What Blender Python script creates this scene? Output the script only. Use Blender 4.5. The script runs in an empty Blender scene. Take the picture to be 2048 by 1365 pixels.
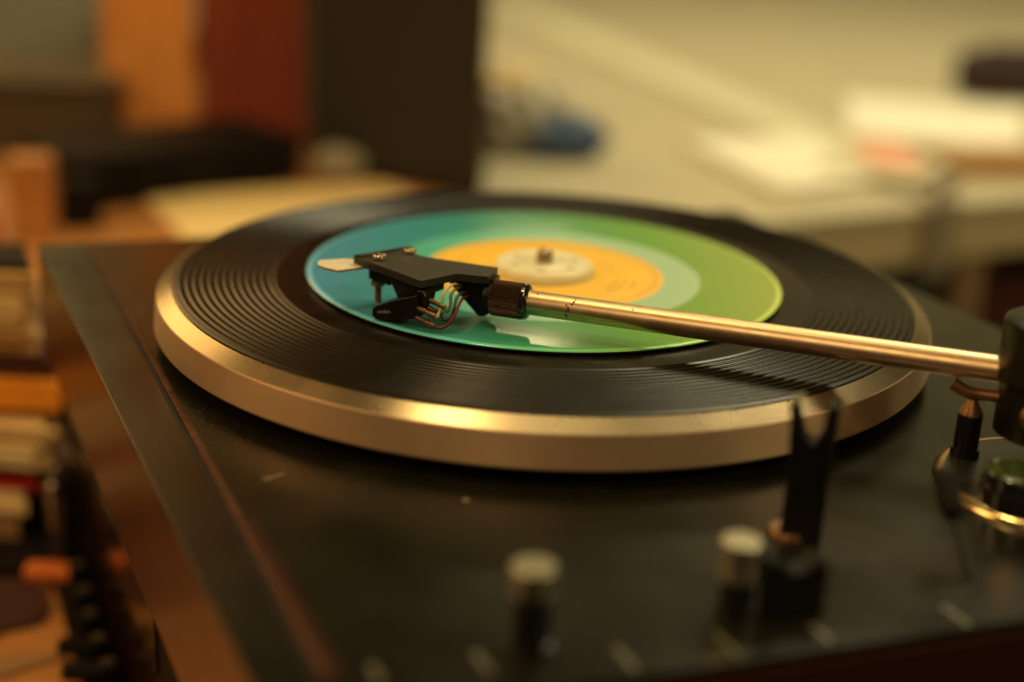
import bpy, bmesh, math, random
from mathutils import Vector, Matrix
random.seed(7)
S = 0.001          # everything below is written in millimetres
sc = bpy.context.scene
COL = sc.collection

# ------------------------------------------------------------------ camera
cam_d = bpy.data.cameras.new("camera"); cam = bpy.data.objects.new("camera", cam_d); COL.objects.link(cam)
_r = Vector((0.99821689, 0.0371687, 0.04670676)); _u = Vector((-0.05636534, 0.32940169, 0.94250596))
_b = _r.cross(_u).normalized()
cam.matrix_world = Matrix.Translation((0, -0.50841, 0.15004)) @ Matrix(((_r.x, _u.x, _b.x), (_r.y, _u.y, _b.y), (_r.z, _u.z, _b.z))).to_4x4()
cam_d.sensor_width = 36; cam_d.lens = 50; cam_d.clip_start = 0.02; cam_d.clip_end = 60
cam_d.dof.use_dof = True; cam_d.dof.focus_distance = 0.451; cam_d.dof.aperture_fstop = 3.0
cam_d.dof.aperture_blades = 0
sc.camera = cam

# ------------------------------------------------------------------ light
w = bpy.data.worlds.new("World"); sc.world = w; w.use_nodes = True
bg = w.node_tree.nodes["Background"]; bg.inputs[0].default_value = (1.0, 0.66, 0.30, 1); bg.inputs[1].default_value = 0.06

def lamp(name, loc, target, size, power, color, shape='DISK', size_y=None):
    d = bpy.data.lights.new(name, 'AREA'); d.shape = shape; d.size = size * S
    if size_y: d.size_y = size_y * S
    d.energy = power; d.color = color
    o = bpy.data.objects.new(name, d); COL.objects.link(o)
    o.location = Vector(loc) * S
    o.rotation_euler = (Vector(target) - Vector(loc)).to_track_quat('-Z', 'Y').to_euler()
    return o
lamp("warm_bulb_lamp", (-280, -40, 1150), (0, -40, 0), 190, 3.2, (1.0, 0.72, 0.30))
lamp("ceiling_lamp_wide", (-50, 500, 1800), (0, 0, 0), 900, 5.5, (1.0, 0.80, 0.40))
lamp("room_lamp_right", (650, 1150, 1450), (400, 1200, -110), 700, 24.0, (1.0, 0.86, 0.50))
lamp("fill_light_left", (-1300, -300, 800), (-280, 60, -150), 600, 7.0, (1.0, 0.56, 0.20))  # added warm fill for the left stack, no visible source
lamp("floor_lamp_back_left", (-1150, 1300, 800), (-100, 0, -20), 1000, 7.5, (1.0, 0.62, 0.22))
lamp("wall_sconce_lamp", (-20, 2520, 900), (-20, 0, 0), 130, 0.33, (1.0, 0.80, 0.42), 'RECTANGLE', 60)
lamp("room_lamp_behind", (-300, -1150, 850), (0, 0, 0), 420, 4.0, (1.0, 0.66, 0.31))
lamp("fill_light_front_right", (1400, -400, 900), (400, 700, -120), 500, 8.0, (1.0, 0.80, 0.40))  # unseen fill light added to brighten the counter apron
sc.view_settings.view_transform = 'Standard'; sc.view_settings.look = 'None'
sc.view_settings.exposure = 0; sc.view_settings.gamma = 1
sc.cycles.max_bounces = 8
sc.cycles.use_denoising = True
sc.cycles.sample_clamp_indirect = 6

# ------------------------------------------------------------------ materials
def mat(name, col, rough=0.5, metal=0.0, spec=0.5, noise=None, bump=None, var=None, sss=None, coat=0, aniso=0, trans=0):
    """noise=(scale, amount) varies the base colour; bump=(scale, strength); var=(scale, amount) varies roughness"""
    m = bpy.data.materials.new(name); m.use_nodes = True
    nt = m.node_tree; N = nt.nodes; L = nt.links
    p = N["Principled BSDF"]
    p.inputs["Base Color"].default_value = (*col, 1); p.inputs["Roughness"].default_value = rough
    p.inputs["Metallic"].default_value = metal; p.inputs["Specular IOR Level"].default_value = spec
    if coat: p.inputs["Coat Weight"].default_value = coat; p.inputs["Coat Roughness"].default_value = 0.12
    if aniso: p.inputs["Anisotropic"].default_value = aniso; p.inputs["Anisotropic Rotation"].default_value = 0.25
    if trans: p.inputs["Transmission Weight"].default_value = trans
    if sss: p.inputs["Subsurface Weight"].default_value = sss; p.inputs["Subsurface Radius"].default_value = (.004, .003, .0015); p.inputs["Subsurface Scale"].default_value = 1
    tc = N.new("ShaderNodeTexCoord")
    if noise:
        n = N.new("ShaderNodeTexNoise"); n.inputs["Scale"].default_value = noise[0]; n.inputs["Detail"].default_value = 6
        L.new(tc.outputs["Object"], n.inputs["Vector"])
        r = N.new("ShaderNodeMapRange"); r.inputs[1].default_value = 0.3; r.inputs[2].default_value = 0.7
        r.inputs[3].default_value = 1 - noise[1]; r.inputs[4].default_value = 1 + noise[1]
        L.new(n.outputs["Fac"], r.inputs[0])
        v = N.new("ShaderNodeVectorMath"); v.operation = 'SCALE'; v.inputs[0].default_value = col
        L.new(r.outputs[0], v.inputs["Scale"]); L.new(v.outputs[0], p.inputs["Base Color"])
    if var:
        n = N.new("ShaderNodeTexNoise"); n.inputs["Scale"].default_value = var[0]; n.inputs["Detail"].default_value = 5
        L.new(tc.outputs["Object"], n.inputs["Vector"])
        r = N.new("ShaderNodeMapRange"); r.inputs[1].default_value = 0.3; r.inputs[2].default_value = 0.7
        r.inputs[3].default_value = max(0.02, rough - var[1]); r.inputs[4].default_value = min(1, rough + var[1])
        L.new(n.outputs["Fac"], r.inputs[0]); L.new(r.outputs[0], p.inputs["Roughness"])
    if bump:
        n = N.new("ShaderNodeTexNoise"); n.inputs["Scale"].default_value = bump[0]; n.inputs["Detail"].default_value = 3
        L.new(tc.outputs["Object"], n.inputs["Vector"])
        b = N.new("ShaderNodeBump"); b.inputs["Strength"].default_value = bump[1]; b.inputs["Distance"].default_value = 0.0004
        L.new(n.outputs["Fac"], b.inputs["Height"]); L.new(b.outputs[0], p.inputs["Normal"])
    return m

def wood(name, c1, c2, rough=0.35, scale=(6, 90, 6), coat=0.3, rot=0):
    m = mat(name, c1, rough, coat=coat); nt = m.node_tree; N = nt.nodes; L = nt.links; p = N["Principled BSDF"]
    tc = N["Texture Coordinate"]; mp = N.new("ShaderNodeMapping"); mp.inputs["Scale"].default_value = scale; mp.inputs["Rotation"].default_value = (0, 0, rot)
    L.new(tc.outputs["Object"], mp.inputs["Vector"])
    n = N.new("ShaderNodeTexNoise"); n.inputs["Scale"].default_value = 3; n.inputs["Detail"].default_value = 8; n.inputs["Distortion"].default_value = 0.6
    L.new(mp.outputs[0], n.inputs["Vector"])
    r = N.new("ShaderNodeValToRGB"); r.color_ramp.elements[0].position = .35; r.color_ramp.elements[1].position = .68
    r.color_ramp.elements[0].color = (*c1, 1); r.color_ramp.elements[1].color = (*c2, 1)
    L.new(n.outputs["Fac"], r.inputs[0]); L.new(r.outputs[0], p.inputs["Base Color"])
    b = N.new("ShaderNodeBump"); b.inputs["Strength"].default_value = 0.15; b.inputs["Distance"].default_value = 0.0005
    L.new(n.outputs["Fac"], b.inputs["Height"]); L.new(b.outputs[0], p.inputs["Normal"])
    return m

def radial_bump(m, freq, strength, dist=0.0002, nscale=0.6):
    """concentric turning marks or grooves about the object's z axis"""
    nt = m.node_tree; N = nt.nodes; L = nt.links; p = N["Principled BSDF"]; tc = N["Texture Coordinate"]
    sx = N.new("ShaderNodeSeparateXYZ"); L.new(tc.outputs["Object"], sx.inputs[0])
    cx = N.new("ShaderNodeCombineXYZ"); L.new(sx.outputs[0], cx.inputs[0]); L.new(sx.outputs[1], cx.inputs[1])
    ln = N.new("ShaderNodeVectorMath"); ln.operation = 'LENGTH'; L.new(cx.outputs[0], ln.inputs[0])
    mu = N.new("ShaderNodeMath"); mu.operation = 'MULTIPLY'; mu.inputs[1].default_value = freq; L.new(ln.outputs["Value"], mu.inputs[0])
    n = N.new("ShaderNodeTexNoise"); n.noise_dimensions = '1D'; n.inputs["Scale"].default_value = nscale; n.inputs["Detail"].default_value = 3
    L.new(mu.outputs[0], n.inputs["W"])
    b = N.new("ShaderNodeBump"); b.inputs["Strength"].default_value = strength; b.inputs["Distance"].default_value = dist
    L.new(n.outputs["Fac"], b.inputs["Height"]); L.new(b.outputs[0], p.inputs["Normal"])
    t = N.new("ShaderNodeTangent"); t.direction_type = 'RADIAL'; t.axis = 'Z'
    L.new(t.outputs[0], p.inputs["Tangent"])
    return m, ln, sx

M = {}
M['plinth'] = mat("black_vinyl_wrap", (0.0088, 0.0083, 0.0044), 0.20, spec=0.42, bump=(2600, 0.10), var=(25, 0.05), noise=(60, .25))
M['veneer'] = wood("dark_red_veneer", (0.036, 0.0075, 0.0035), (0.056, 0.012, 0.005), 0.30, (40, 6, 6), coat=0.12, rot=math.radians(-64))
M['bead'] = mat("brown_bead", (0.065, 0.026, 0.012), 0.6, spec=.08, noise=(400, .5), bump=(900, .3))
M['darktrim'] = mat('dark_red_trim', (0.030, 0.011, 0.006), 0.7, spec=.05)
M['gloss'] = mat("glossy_dark_base", (0.020, 0.008, 0.005), 0.16, spec=.45, noise=(20, .3))
M['alu'] = mat("turned_aluminium", (0.53, 0.41, 0.25), 0.28, metal=1, aniso=0.75, var=(40, .04)); radial_bump(M['alu'], 9000, .10)
M['alu_side'] = mat("satin_aluminium_side", (0.54, 0.38, 0.24), 0.55, metal=.8, aniso=0.6, noise=(35, .10), var=(30, .05))
M['mat'] = mat("rubber_mat", (0.0085, 0.0055, 0.0025), 0.27, spec=0.19, noise=(90, .2), var=(60, .02)); radial_bump(M['mat'], 9000, .06)
M['black'] = mat("black_plastic", (0.007, 0.006, 0.005), 0.32, spec=.3, noise=(200, .3), bump=(1500, .15))
M['blackgloss'] = mat("black_gloss_plastic", (0.010, 0.010, 0.009), 0.10, coat=.4)
M['shell'] = mat("headshell_paint", (0.022, 0.020, 0.011), 0.42, spec=0.35, noise=(3500, .45), bump=(3500, .5), var=(900, .1))
M['rubberblack'] = mat("matt_black_rubber", (0.005, 0.004, 0.0035), 0.55, spec=.2, bump=(2000, .3))
M['tube'] = mat("brushed_aluminium_tube", (0.66, 0.48, 0.29), 0.38, metal=1, noise=(120, .05), var=(200, .04))
M['chrome'] = mat("bright_metal", (0.80, 0.76, 0.68), 0.12, metal=1)
M['nickel'] = mat("worn_nickel", (0.50, 0.45, 0.32), 0.32, metal=1, noise=(900, .2), bump=(900, .2))
M['brass'] = mat("brass", (0.62, 0.40, 0.16), 0.28, metal=1, noise=(500, .25))
M['gold'] = mat("brown_gold_sleeve", (0.17, 0.085, 0.035), 0.38, metal=.6, noise=(1500, .3))
M['lift'] = mat("worn_cream_finger_lift", (0.80, 0.76, 0.58), 0.35, metal=.2, noise=(700, .15), bump=(1200, .2))
M['liftedge'] = mat("copper_worn_edge", (0.50, 0.25, 0.13), 0.4, metal=.5, noise=(2500, .5))
M['dot'] = mat("rust_speck", (0.10, 0.025, 0.01), 0.7)
M['cream_wire'] = mat("cream_wire", (0.62, 0.50, 0.24), 0.4)
M['green_wire'] = mat("green_wire", (0.09, 0.10, 0.015), 0.4)
M['grey_wire'] = mat("grey_wire", (0.05, 0.055, 0.045), 0.4)
M['red_wire'] = mat("red_wire", (0.13, 0.004, 0.008), 0.5)
M['label'] = mat("orange_label_paper", (0.83, 0.50, 0.03), 0.55, noise=(45, .06))
M['labelink'] = mat("label_ink", (0.33, 0.19, 0.03), 0.6)
M['adapter'] = mat("cream_plastic", (0.76, 0.72, 0.48), 0.33, sss=.4, noise=(120, .06))
M['dimple'] = mat("cream_plastic_dimple", (0.50, 0.42, 0.22), 0.5)
M['ink'] = mat("pale_print", (0.17, 0.15, 0.10), 0.5)
M['dust'] = mat("dust_speck", (0.26, 0.19, 0.12), 0.8)
M['greylight'] = mat("cartridge_print", (0.30, 0.30, 0.26), 0.5)

def record_mat(name, pale, lift=1.0):
    m = mat(name, (.1, .3, .1), 0.12 if not pale else 0.25, spec=.42, var=(50, .02), aniso=0)
    m, ln, sx = radial_bump(m, 9000, 0.008 if not pale else .006)
    nt = m.node_tree; N = nt.nodes; L = nt.links; p = N["Principled BSDF"]
    tc = N["Texture Coordinate"]
    no = N.new("ShaderNodeTexNoise"); no.inputs["Scale"].default_value = 14; no.inputs["Detail"].default_value = 4
    L.new(tc.outputs["Object"], no.inputs["Vector"])
    mr = N.new("ShaderNodeMapRange"); mr.inputs[1].default_value = -0.088; mr.inputs[2].default_value = 0.088
    L.new(sx.outputs[0], mr.inputs[0])
    ad = N.new("ShaderNodeMath"); ad.operation = 'MULTIPLY_ADD'; ad.inputs[1].default_value = 0.16; L.new(no.outputs["Fac"], ad.inputs[0]); L.new(mr.outputs[0], ad.inputs[2])
    sb = N.new("ShaderNodeMath"); sb.operation = 'SUBTRACT'; sb.inputs[1].default_value = 0.08; L.new(ad.outputs[0], sb.inputs[0])
    r = N.new("ShaderNodeValToRGB"); e = r.color_ramp.elements
    if pale: cols = [(0, (.05, .42, .42)), (.3, (.10, .48, .38)), (.62, (.34, .60, .42)), (1, (.48, .64, .44))]
    else: cols = [(0, (.08, .28, .50)), (.22, (.05, .29, .34)), (.48, (.05, .30, .14)), (.72, (.14, .38, .07)), (1, (.34, .46, .11))]
    e[0].position = cols[0][0]; e[0].color = (*cols[0][1], 1); e[1].position = cols[-1][0]; e[1].color = (*cols[-1][1], 1)
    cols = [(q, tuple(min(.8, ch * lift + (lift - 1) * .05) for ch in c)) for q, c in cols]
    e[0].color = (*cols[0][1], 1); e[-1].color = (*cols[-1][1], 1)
    for pos, c in cols[1:-1]: x = e.new(pos); x.color = (*c, 1)
    L.new(sb.outputs[0], r.inputs[0]); L.new(r.outputs[0], p.inputs["Base Color"])
    return m
M['rec'] = record_mat("green_to_teal_vinyl", False); M['rec_pale'] = record_mat("pale_runout_vinyl", True); M['rec_edge'] = record_mat("pale_vinyl_edge", False, 1.7)  # edge bead takes a paler copy of the vinyl colours, as translucent

# background
M['desk'] = wood("orange_wood_desk", (0.42, 0.17, 0.045), (0.60, 0.27, 0.08), 0.4, (6, 60, 6), coat=.1)
M['counter'] = mat("beige_laminate", (0.47, 0.425, 0.29), 0.6, noise=(9, .05))
M['counterface'] = mat("beige_apron_paint", (0.58, 0.48, 0.27), 0.5, noise=(9, .06))
M['strip'] = mat("pale_green_strip", (0.66, 0.65, 0.46), 0.5, noise=(9, .05))
M['floor'] = mat("dark_floor", (0.02, 0.014, 0.01), 0.6)
M['wall'] = mat("room_wall_paint", (0.48, 0.46, 0.31), 0.8, noise=(4, .08))
M['paper'] = mat("yellow_paper", (0.92, 0.72, 0.33), 0.6, noise=(30, .05))
M['white'] = mat("white_paper", (0.86, 0.84, 0.70), 0.6, noise=(30, .05))
M['grille'] = mat("speaker_grille_cloth", (0.020, 0.017, 0.010), 0.8, noise=(500, .3), bump=(900, .5))
M['redwood'] = wood("red_brown_veneer", (0.21, 0.034, 0.012), (0.28, 0.050, 0.016), 0.7, (60, 6, 6), coat=0)
M['board'] = wood("orange_pine_board", (0.66, 0.25, 0.055), (0.82, 0.36, 0.09), 0.5, (60, 6, 4), coat=0)
M['darkbox'] = mat("dark_brown_box", (0.075, 0.05, 0.025), 0.6, noise=(12, .2))
M['amp'] = mat("black_amplifier_case", (0.008, 0.005, 0.004), 0.7, spec=0.15)
def P(name, c, r=.6): M[name] = mat(name, c, r, noise=(60, .10)); return M[name]
P('cream_card', (0.88, 0.68, 0.32)); P('orange_card', (0.90, 0.34, 0.02)); P('oat_card', (0.78, 0.68, 0.42)); P('red_card', (0.50, 0.02, 0.01))
P('maroon_card', (0.05, 0.012, 0.01)); P('brown_card', (0.36, 0.20, 0.09)); P('rust_card', (0.72, 0.17, 0.02)); P('pink_card', (0.78, 0.36, 0.24))
P('tan_card', (0.45, 0.25, 0.07)); P('blue_plastic', (0.05, 0.10, 0.20), .35); P('clear_plastic', (0.45, 0.42, 0.34), .3); P('grey_metal', (0.30, 0.27, 0.20), .4)
P('plum_fabric', (0.035, 0.018, 0.02), .8); P('leg_wood', (0.30, 0.19, 0.09), .6); P('darkred', (0.07, 0.015, 0.01), .6); P('red_paint', (0.55, 0.015, 0.01), .5)

# ------------------------------------------------------------------ mesh helpers (mm in, metres out)
def V(p): return Vector(p) * S
def link(name, me, parent=None, m=None, loc=(0, 0, 0)):
    o = bpy.data.objects.new(name, me); COL.objects.link(o); o.location = V(loc)
    if parent: o.parent = parent
    if m:
        if isinstance(m, (list, tuple)):
            for x in m: me.materials.append(x)
        else: me.materials.append(m)
    return o
def fin(name, bm, m, parent=None, smooth=0, bevel=0, loc=(0, 0, 0), segs=2):
    bmesh.ops.recalc_face_normals(bm, faces=bm.faces)
    if bevel:
        es = [e for e in bm.edges if len(e.link_faces) == 2 and e.calc_face_angle(0) > 0.5]
        if es: bmesh.ops.bevel(bm, geom=es, offset=bevel * S, segments=segs, affect='EDGES', profile=0.5, clamp_overlap=True)
    me = bpy.data.meshes.new(name); bm.to_mesh(me); bm.free()
    o = link(name, me, parent, m, loc)
    if smooth: me.shade_smooth(); me.set_sharp_from_angle(angle=math.radians(smooth))
    return o
def poly_prism(bm, pts, z0, z1):
    """pts: xy list -> prism between z0 and z1"""
    a = [bm.verts.new(V((x, y, z0))) for x, y in pts]; b = [bm.verts.new(V((x, y, z1))) for x, y in pts]
    bm.faces.new(a); bm.faces.new(b); n = len(pts)
    for i in range(n): bm.faces.new((a[i], a[(i + 1) % n], b[(i + 1) % n], b[i]))
def slab3(bm, pts, off):
    """pts: 3D polygon, extruded by the vector off"""
    a = [bm.verts.new(V(p)) for p in pts]; b = [bm.verts.new(V(Vector(p) + Vector(off))) for p in pts]
    bm.faces.new(a); bm.faces.new(b); n = len(pts)
    for i in range(n): bm.faces.new((a[i], a[(i + 1) % n], b[(i + 1) % n], b[i]))
def box(bm, c, s, az=0, tilt=None):
    m = Matrix.Translation(V(c)) @ Matrix.Rotation(math.radians(az), 4, 'Z')
    if tilt: m = m @ Matrix.Rotation(math.radians(tilt[0]), 4, tilt[1])
    m = m @ Matrix.Diagonal((s[0] * S, s[1] * S, s[2] * S, 1))
    bmesh.ops.create_cube(bm, size=1, matrix=m)
def lathe(bm, prof, n=64, c=(0, 0), closed=False, axis=None, mi=None):
    """prof: list of (r, z) ; axis: (origin, direction) to lay the lathe along another axis"""
    if axis:
        o, d = Vector(axis[0]), Vector(axis[1]).normalized(); q = d.to_track_quat('Z', 'Y').to_matrix()
    rings = []
    for r, z in prof:
        if r < 1e-6:
            p = Vector((0, 0, z)); p = o + q @ p if axis else p + Vector((c[0], c[1], 0)); rings.append([bm.verts.new(V(p))]); continue
        ring = []
        for i in range(n):
            t = 2 * math.pi * i / n; p = Vector((r * math.cos(t), r * math.sin(t), z))
            p = o + q @ p if axis else p + Vector((c[0], c[1], 0)); ring.append(bm.verts.new(V(p)))
        rings.append(ring)
    pairs = list(zip(rings[:-1], rings[1:]))
    if closed: pairs.append((rings[-1], rings[0]))
    for k, (a, b) in enumerate(pairs):
        for i in range(n):
            j = (i + 1) % n
            if len(a) == 1 and len(b) == 1: continue
            if len(a) == 1: f = bm.faces.new((a[0], b[i], b[j]))
            elif len(b) == 1: f = bm.faces.new((a[i], b[0], a[j]))
            else: f = bm.faces.new((a[i], b[i], b[j], a[j]))
            if mi: f.material_index = mi[k]
def tube_path(bm, pts, rad, n=10, sub=6):
    P_ = [Vector(p) for p in pts]; out = []
    for i in range(len(P_) - 1):
        p0 = P_[max(i - 1, 0)]; p1 = P_[i]; p2 = P_[i + 1]; p3 = P_[min(i + 2, len(P_) - 1)]
        for k in range(sub):
            t = k / sub
            out.append(0.5 * ((2 * p1) + (p2 - p0) * t + (2 * p0 - 5 * p1 + 4 * p2 - p3) * t * t + (3 * p1 - p0 - 3 * p2 + p3) * t ** 3))
    out.append(P_[-1]); rings = []
    for i, p in enumerate(out):
        d = (out[min(i + 1, len(out) - 1)] - out[max(i - 1, 0)]).normalized()
        a = d.cross(Vector((0.3, 0.2, 1))).normalized(); b = d.cross(a)
        rings.append([bm.verts.new(V(p + (a * math.cos(2 * math.pi * k / n) + b * math.sin(2 * math.pi * k / n)) * rad)) for k in range(n)])
    for a, b in zip(rings[:-1], rings[1:]):
        for k in range(n): bm.faces.new((a[k], b[k], b[(k + 1) % n], a[(k + 1) % n]))
    bm.faces.new(rings[0]); bm.faces.new(rings[-1])
def thing(name, label, cat, loc=(0, 0, 0), group=None):
    o = bpy.data.objects.new(name, None); COL.objects.link(o); o.location = V(loc); o.empty_display_size = 0.01
    o['label'] = label; o['category'] = cat
    if group: o['group'] = group
    bpy.context.view_layer.update()
    return o
def part(name, bm, m, parent, **k):
    o = fin(name, bm, m, parent, **k)
    t = parent; off = Vector((0, 0, 0))
    while t: off += t.location; t = t.parent
    o.location = o.location - off          # vertices are written in scene coordinates
    return o
def tag(o, label, cat, group=None):
    o['label'] = label; o['category'] = cat
    if group: o['group'] = group
    return o
def structure(o, label=None):
    o['kind'] = 'structure'
    if label: o['label'] = label
    return o
B = bmesh.new

# ------------------------------------------------------------------ setting
bm = B(); box(bm, (200, 900, -812), (6000, 6000, 20)); structure(fin("floor", bm, M['floor']))
bm = B(); box(bm, (200, 2640, 400), (6000, 60, 2600)); structure(fin("wall", bm, M['wall']))

# ------------------------------------------------------------------ desk under the turntable
desk = thing("wooden_desk", "orange topped wooden desk with a glossy dark pedestal under the turntable", "desk", (-300, 200, -110))
bm = B(); poly_prism(bm, [(-900, 362), (-345, 357), (-127, -77), (-46, -238), (215, -140), (200, -60), (60, 250), (-62, 520), (-60, 700), (-90, 1100), (-900, 1100)], -134, -111)
part("desk_top", bm, M['desk'], desk, bevel=.6)
bm = B(); poly_prism(bm, [(-343.5, 360), (-126.5, -76), (20, -20), (10, 240), (-150, 420)], -802, -134.2); part("pedestal_panel", bm, M['gloss'], desk, bevel=1)
bm = B(); poly_prism(bm, [(-118, -78), (-40, -228), (190, -130), (25, -22)], -802, -134.3); part("pedestal_front", bm, M['amp'], desk, bevel=1)
bm = B(); poly_prism(bm, [(-127.4, -77.6), (-46.8, -239.2), (-46, -241), (-40, -237), (-120, -76)], -133.8, -111.4); part("front_edging", bm, M['amp'], desk)
bm = B(); poly_prism(bm, [(-343.3, 353.2), (-127.6, -76.4), (-129.0, -77.1), (-344.7, 352.5)], -133.7, -111.3); part('side_edging', bm, M['gloss'], desk)
for x, y in ((-860, 410), (-860, 1060), (-150, 1060)):
    bm = B(); box(bm, (x, y, -468), (45, 45, 668)); part("leg", bm, M['leg_wood'], desk)
# lower side table left of the pedestal
st = thing("side_table", "low orange wooden side table left of the turntable carrying the stack", "table", (-500, 0, -190))
bm = B(); poly_prism(bm, [(-800, -330), (-20, -330), (-129.5, -77.5), (-346, 354), (-800, 354)], -212, -189.4); part("table_top", bm, M['desk'], st, bevel=1)
for x, y in ((-770, -300), (-770, 320), (-300, 200), (-120, -280)):
    bm = B(); box(bm, (x, y, -507), (34, 34, 589)); part("leg", bm, M['leg_wood'], st)

# ------------------------------------------------------------------ turntable
TX = math.radians(25.6)
tt = thing("turntable", "black and dark red turntable with aluminium platter, its groove-lined deck filling the foreground", "turntable", (0, 0, -110))
Fd = (math.cos(math.radians(20.4)), math.sin(math.radians(20.4)))
FL = (-49.5, -264); BL = (-217, 71)
deck = [FL, (268.0, -145.9), (95, 203), BL]
bm = B(); poly_prism(bm, deck, -24.4, -22)
part("deck", bm, M['plinth'], tt, bevel=0.12)
def inset(poly, d):
    out = []; n = len(poly)
    for i in range(n):
        p0 = Vector(poly[i - 1]); p1 = Vector(poly[i]); p2 = Vector(poly[(i + 1) % n])
        d1 = (p1 - p0).normalized(); d2 = (p2 - p1).normalized()
        n1 = Vector((-d1.y, d1.x)); n2 = Vector((-d2.y, d2.x)); b = (n1 + n2).normalized()
        out.append(tuple(p1 + b * d / max(0.3, b.dot(n1))))
    return out
body = inset(deck, 0.15)
bm = B(); poly_prism(bm, body, -70, -24.45); part("veneer_frame", bm, M['veneer'], tt, bevel=0.6)
bm = B(); q0, q1 = Vector(body[0]), Vector(body[1]); fo = Vector((q1 - q0)).normalized(); fn_ = Vector((fo.y, -fo.x)) * 2
poly_prism(bm, [tuple(q0 + fn_), tuple(q1 + fn_), tuple(q1), tuple(q0)], -69.5, -24.6); part('front_fascia', bm, M['darktrim'], tt)
# lower body, set back from the front
bm = B(); poly_prism(bm, [(-56, -219), (250, -112), (98, 190), (-202, 74)], -110.9, -70.3)
part("lower_body", bm, M['gloss'], tt, bevel=0.6)
# groove line with its raised brown bead
g0, g1 = (-192.8 - 3, 65.6 + 6.3), (-43.2, -246.5)
gd = (Vector(g1) - Vector(g0)).normalized(); gn = Vector((-gd.y, gd.x))
def strip(a, b, w0, w1, z0, z1):
    a = Vector(a); b = Vector(b)
    pts = [a + gn * w0, b + gn * w0, b + gn * w1, a + gn * w1]
    bm = B(); poly_prism(bm, [(p.x, p.y) for p in pts], z0, z1); return bm
part("bead", strip(g0, g1, 0.6, 3.1, -22.1, -21.0), M['bead'], tt, bevel=0.5, smooth=40)
part("bead_shadow_gap", strip(g0, g1, -0.7, 0.55, -22.1, -21.85), M['rubberblack'], tt)
part("dark_band", strip((-78.4, -173), g1, 3.15, 6.2, -22.1, -21.3), M['darktrim'], tt, bevel=0.4)  # dark red band beside the front part of the bead
# tiny dust and specks on the deck
bm = B()
for _ in range(520):
    t = random.random(); s_ = abs(random.gauss(0, 9)) + 3
    p = Vector(g0) + gd * (60 + t * 170) + gn * (s_ + 2)
    if p.length < 143: continue
    r_ = random.uniform(.05, .16); box(bm, (p.x, p.y, -21.9), (r_ * random.uniform(1, 2.5), r_, .1), random.uniform(0, 180))
for _ in range(260):
    a = random.uniform(-150, -40); q = random.uniform(146, 175); p = (q * math.cos(math.radians(a)), q * math.sin(math.radians(a)))
    r_ = random.uniform(.05, .16); box(bm, (p[0], p[1], -21.9), (r_ * random.uniform(1, 2.5), r_, .1), random.uniform(0, 180))
for _ in range(260):
    x_ = random.uniform(-60, 150); y_ = -150 + random.uniform(-95, 0) + .37 * x_
    if (x_ * x_ + y_ * y_) < 145 ** 2: continue
    r_ = random.uniform(.05, .13); box(bm, (x_, y_, -21.95), (r_ * random.uniform(1, 3), r_, .08), random.uniform(0, 180))
box(bm, (-17.9, -153.4, -21.8), (1.6, 1.3, .5), 20); box(bm, (-72.5, -145, -21.85), (6, .5, .15), 42); box(bm, (-74.5, -147, -21.85), (2, .8, .15), 10)
d_ = part("dust", bm, M['dust'], tt); d_['kind'] = 'stuff'

# platter
bm = B()
lathe(bm, [(3.0, -4.0), (134.2, -4.0), (134.6, -2.9), (135.1, -2.85), (135.25, -2.94), (140.0, -5.86), (140.15, -5.95)], 256)
pl = part("platter", bm, M['alu'], tt, smooth=35)
bm = B(); lathe(bm, [(140.15, -5.95), (140.45, -6.3), (141.4, -16.4), (140.9, -17.2), (130, -17.2), (120, -17.6), (40, -17.6)], 256)
part("platter_side", bm, M['alu_side'], pl, smooth=35).location = (0, 0, 0)
bm = B(); lathe(bm, [(40, -17.6), (40, -22.2)], 64); part("platter_hub", bm, M['black'], tt, smooth=30)
bm = B(); lathe(bm, [(3.1, -4), (3.1, 6.3), (2.9, 7.4), (2.2, 8.4), (1.2, 8.9), (0, 9.0)], 40)
M["spin"] = mat("worn_steel_spindle", (0.42, 0.30, 0.20), 0.22, metal=1)
part("spindle", bm, M["spin"], tt, smooth=50)

# ------------------------------------------------------------------ rubber mat
prof = [(3.4, -3.95), (3.4, -1.75), (3.6, -1.75), (98.1, -1.75), (98.4, -1.75), (99.3, -1.9)]
r_ = 100.6
for k in range(13):
    prof += [(r_ - .95, -2.15), (r_ - .5, -2.0), (r_ - .3, -1.78), (r_, -1.66), (r_ + .3, -1.78), (r_ + .5, -2.0), (r_ + .95, -2.15)]
    r_ += 2.63
prof += [(133.9, -2.1), (134.6, -2.5), (134.6, -3.95)]
bm = B(); lathe(bm, prof, 256)
tag(fin("platter_mat", bm, M['mat'], smooth=60), "ribbed black rubber mat with raised rings lying on the platter", "mat")

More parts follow.
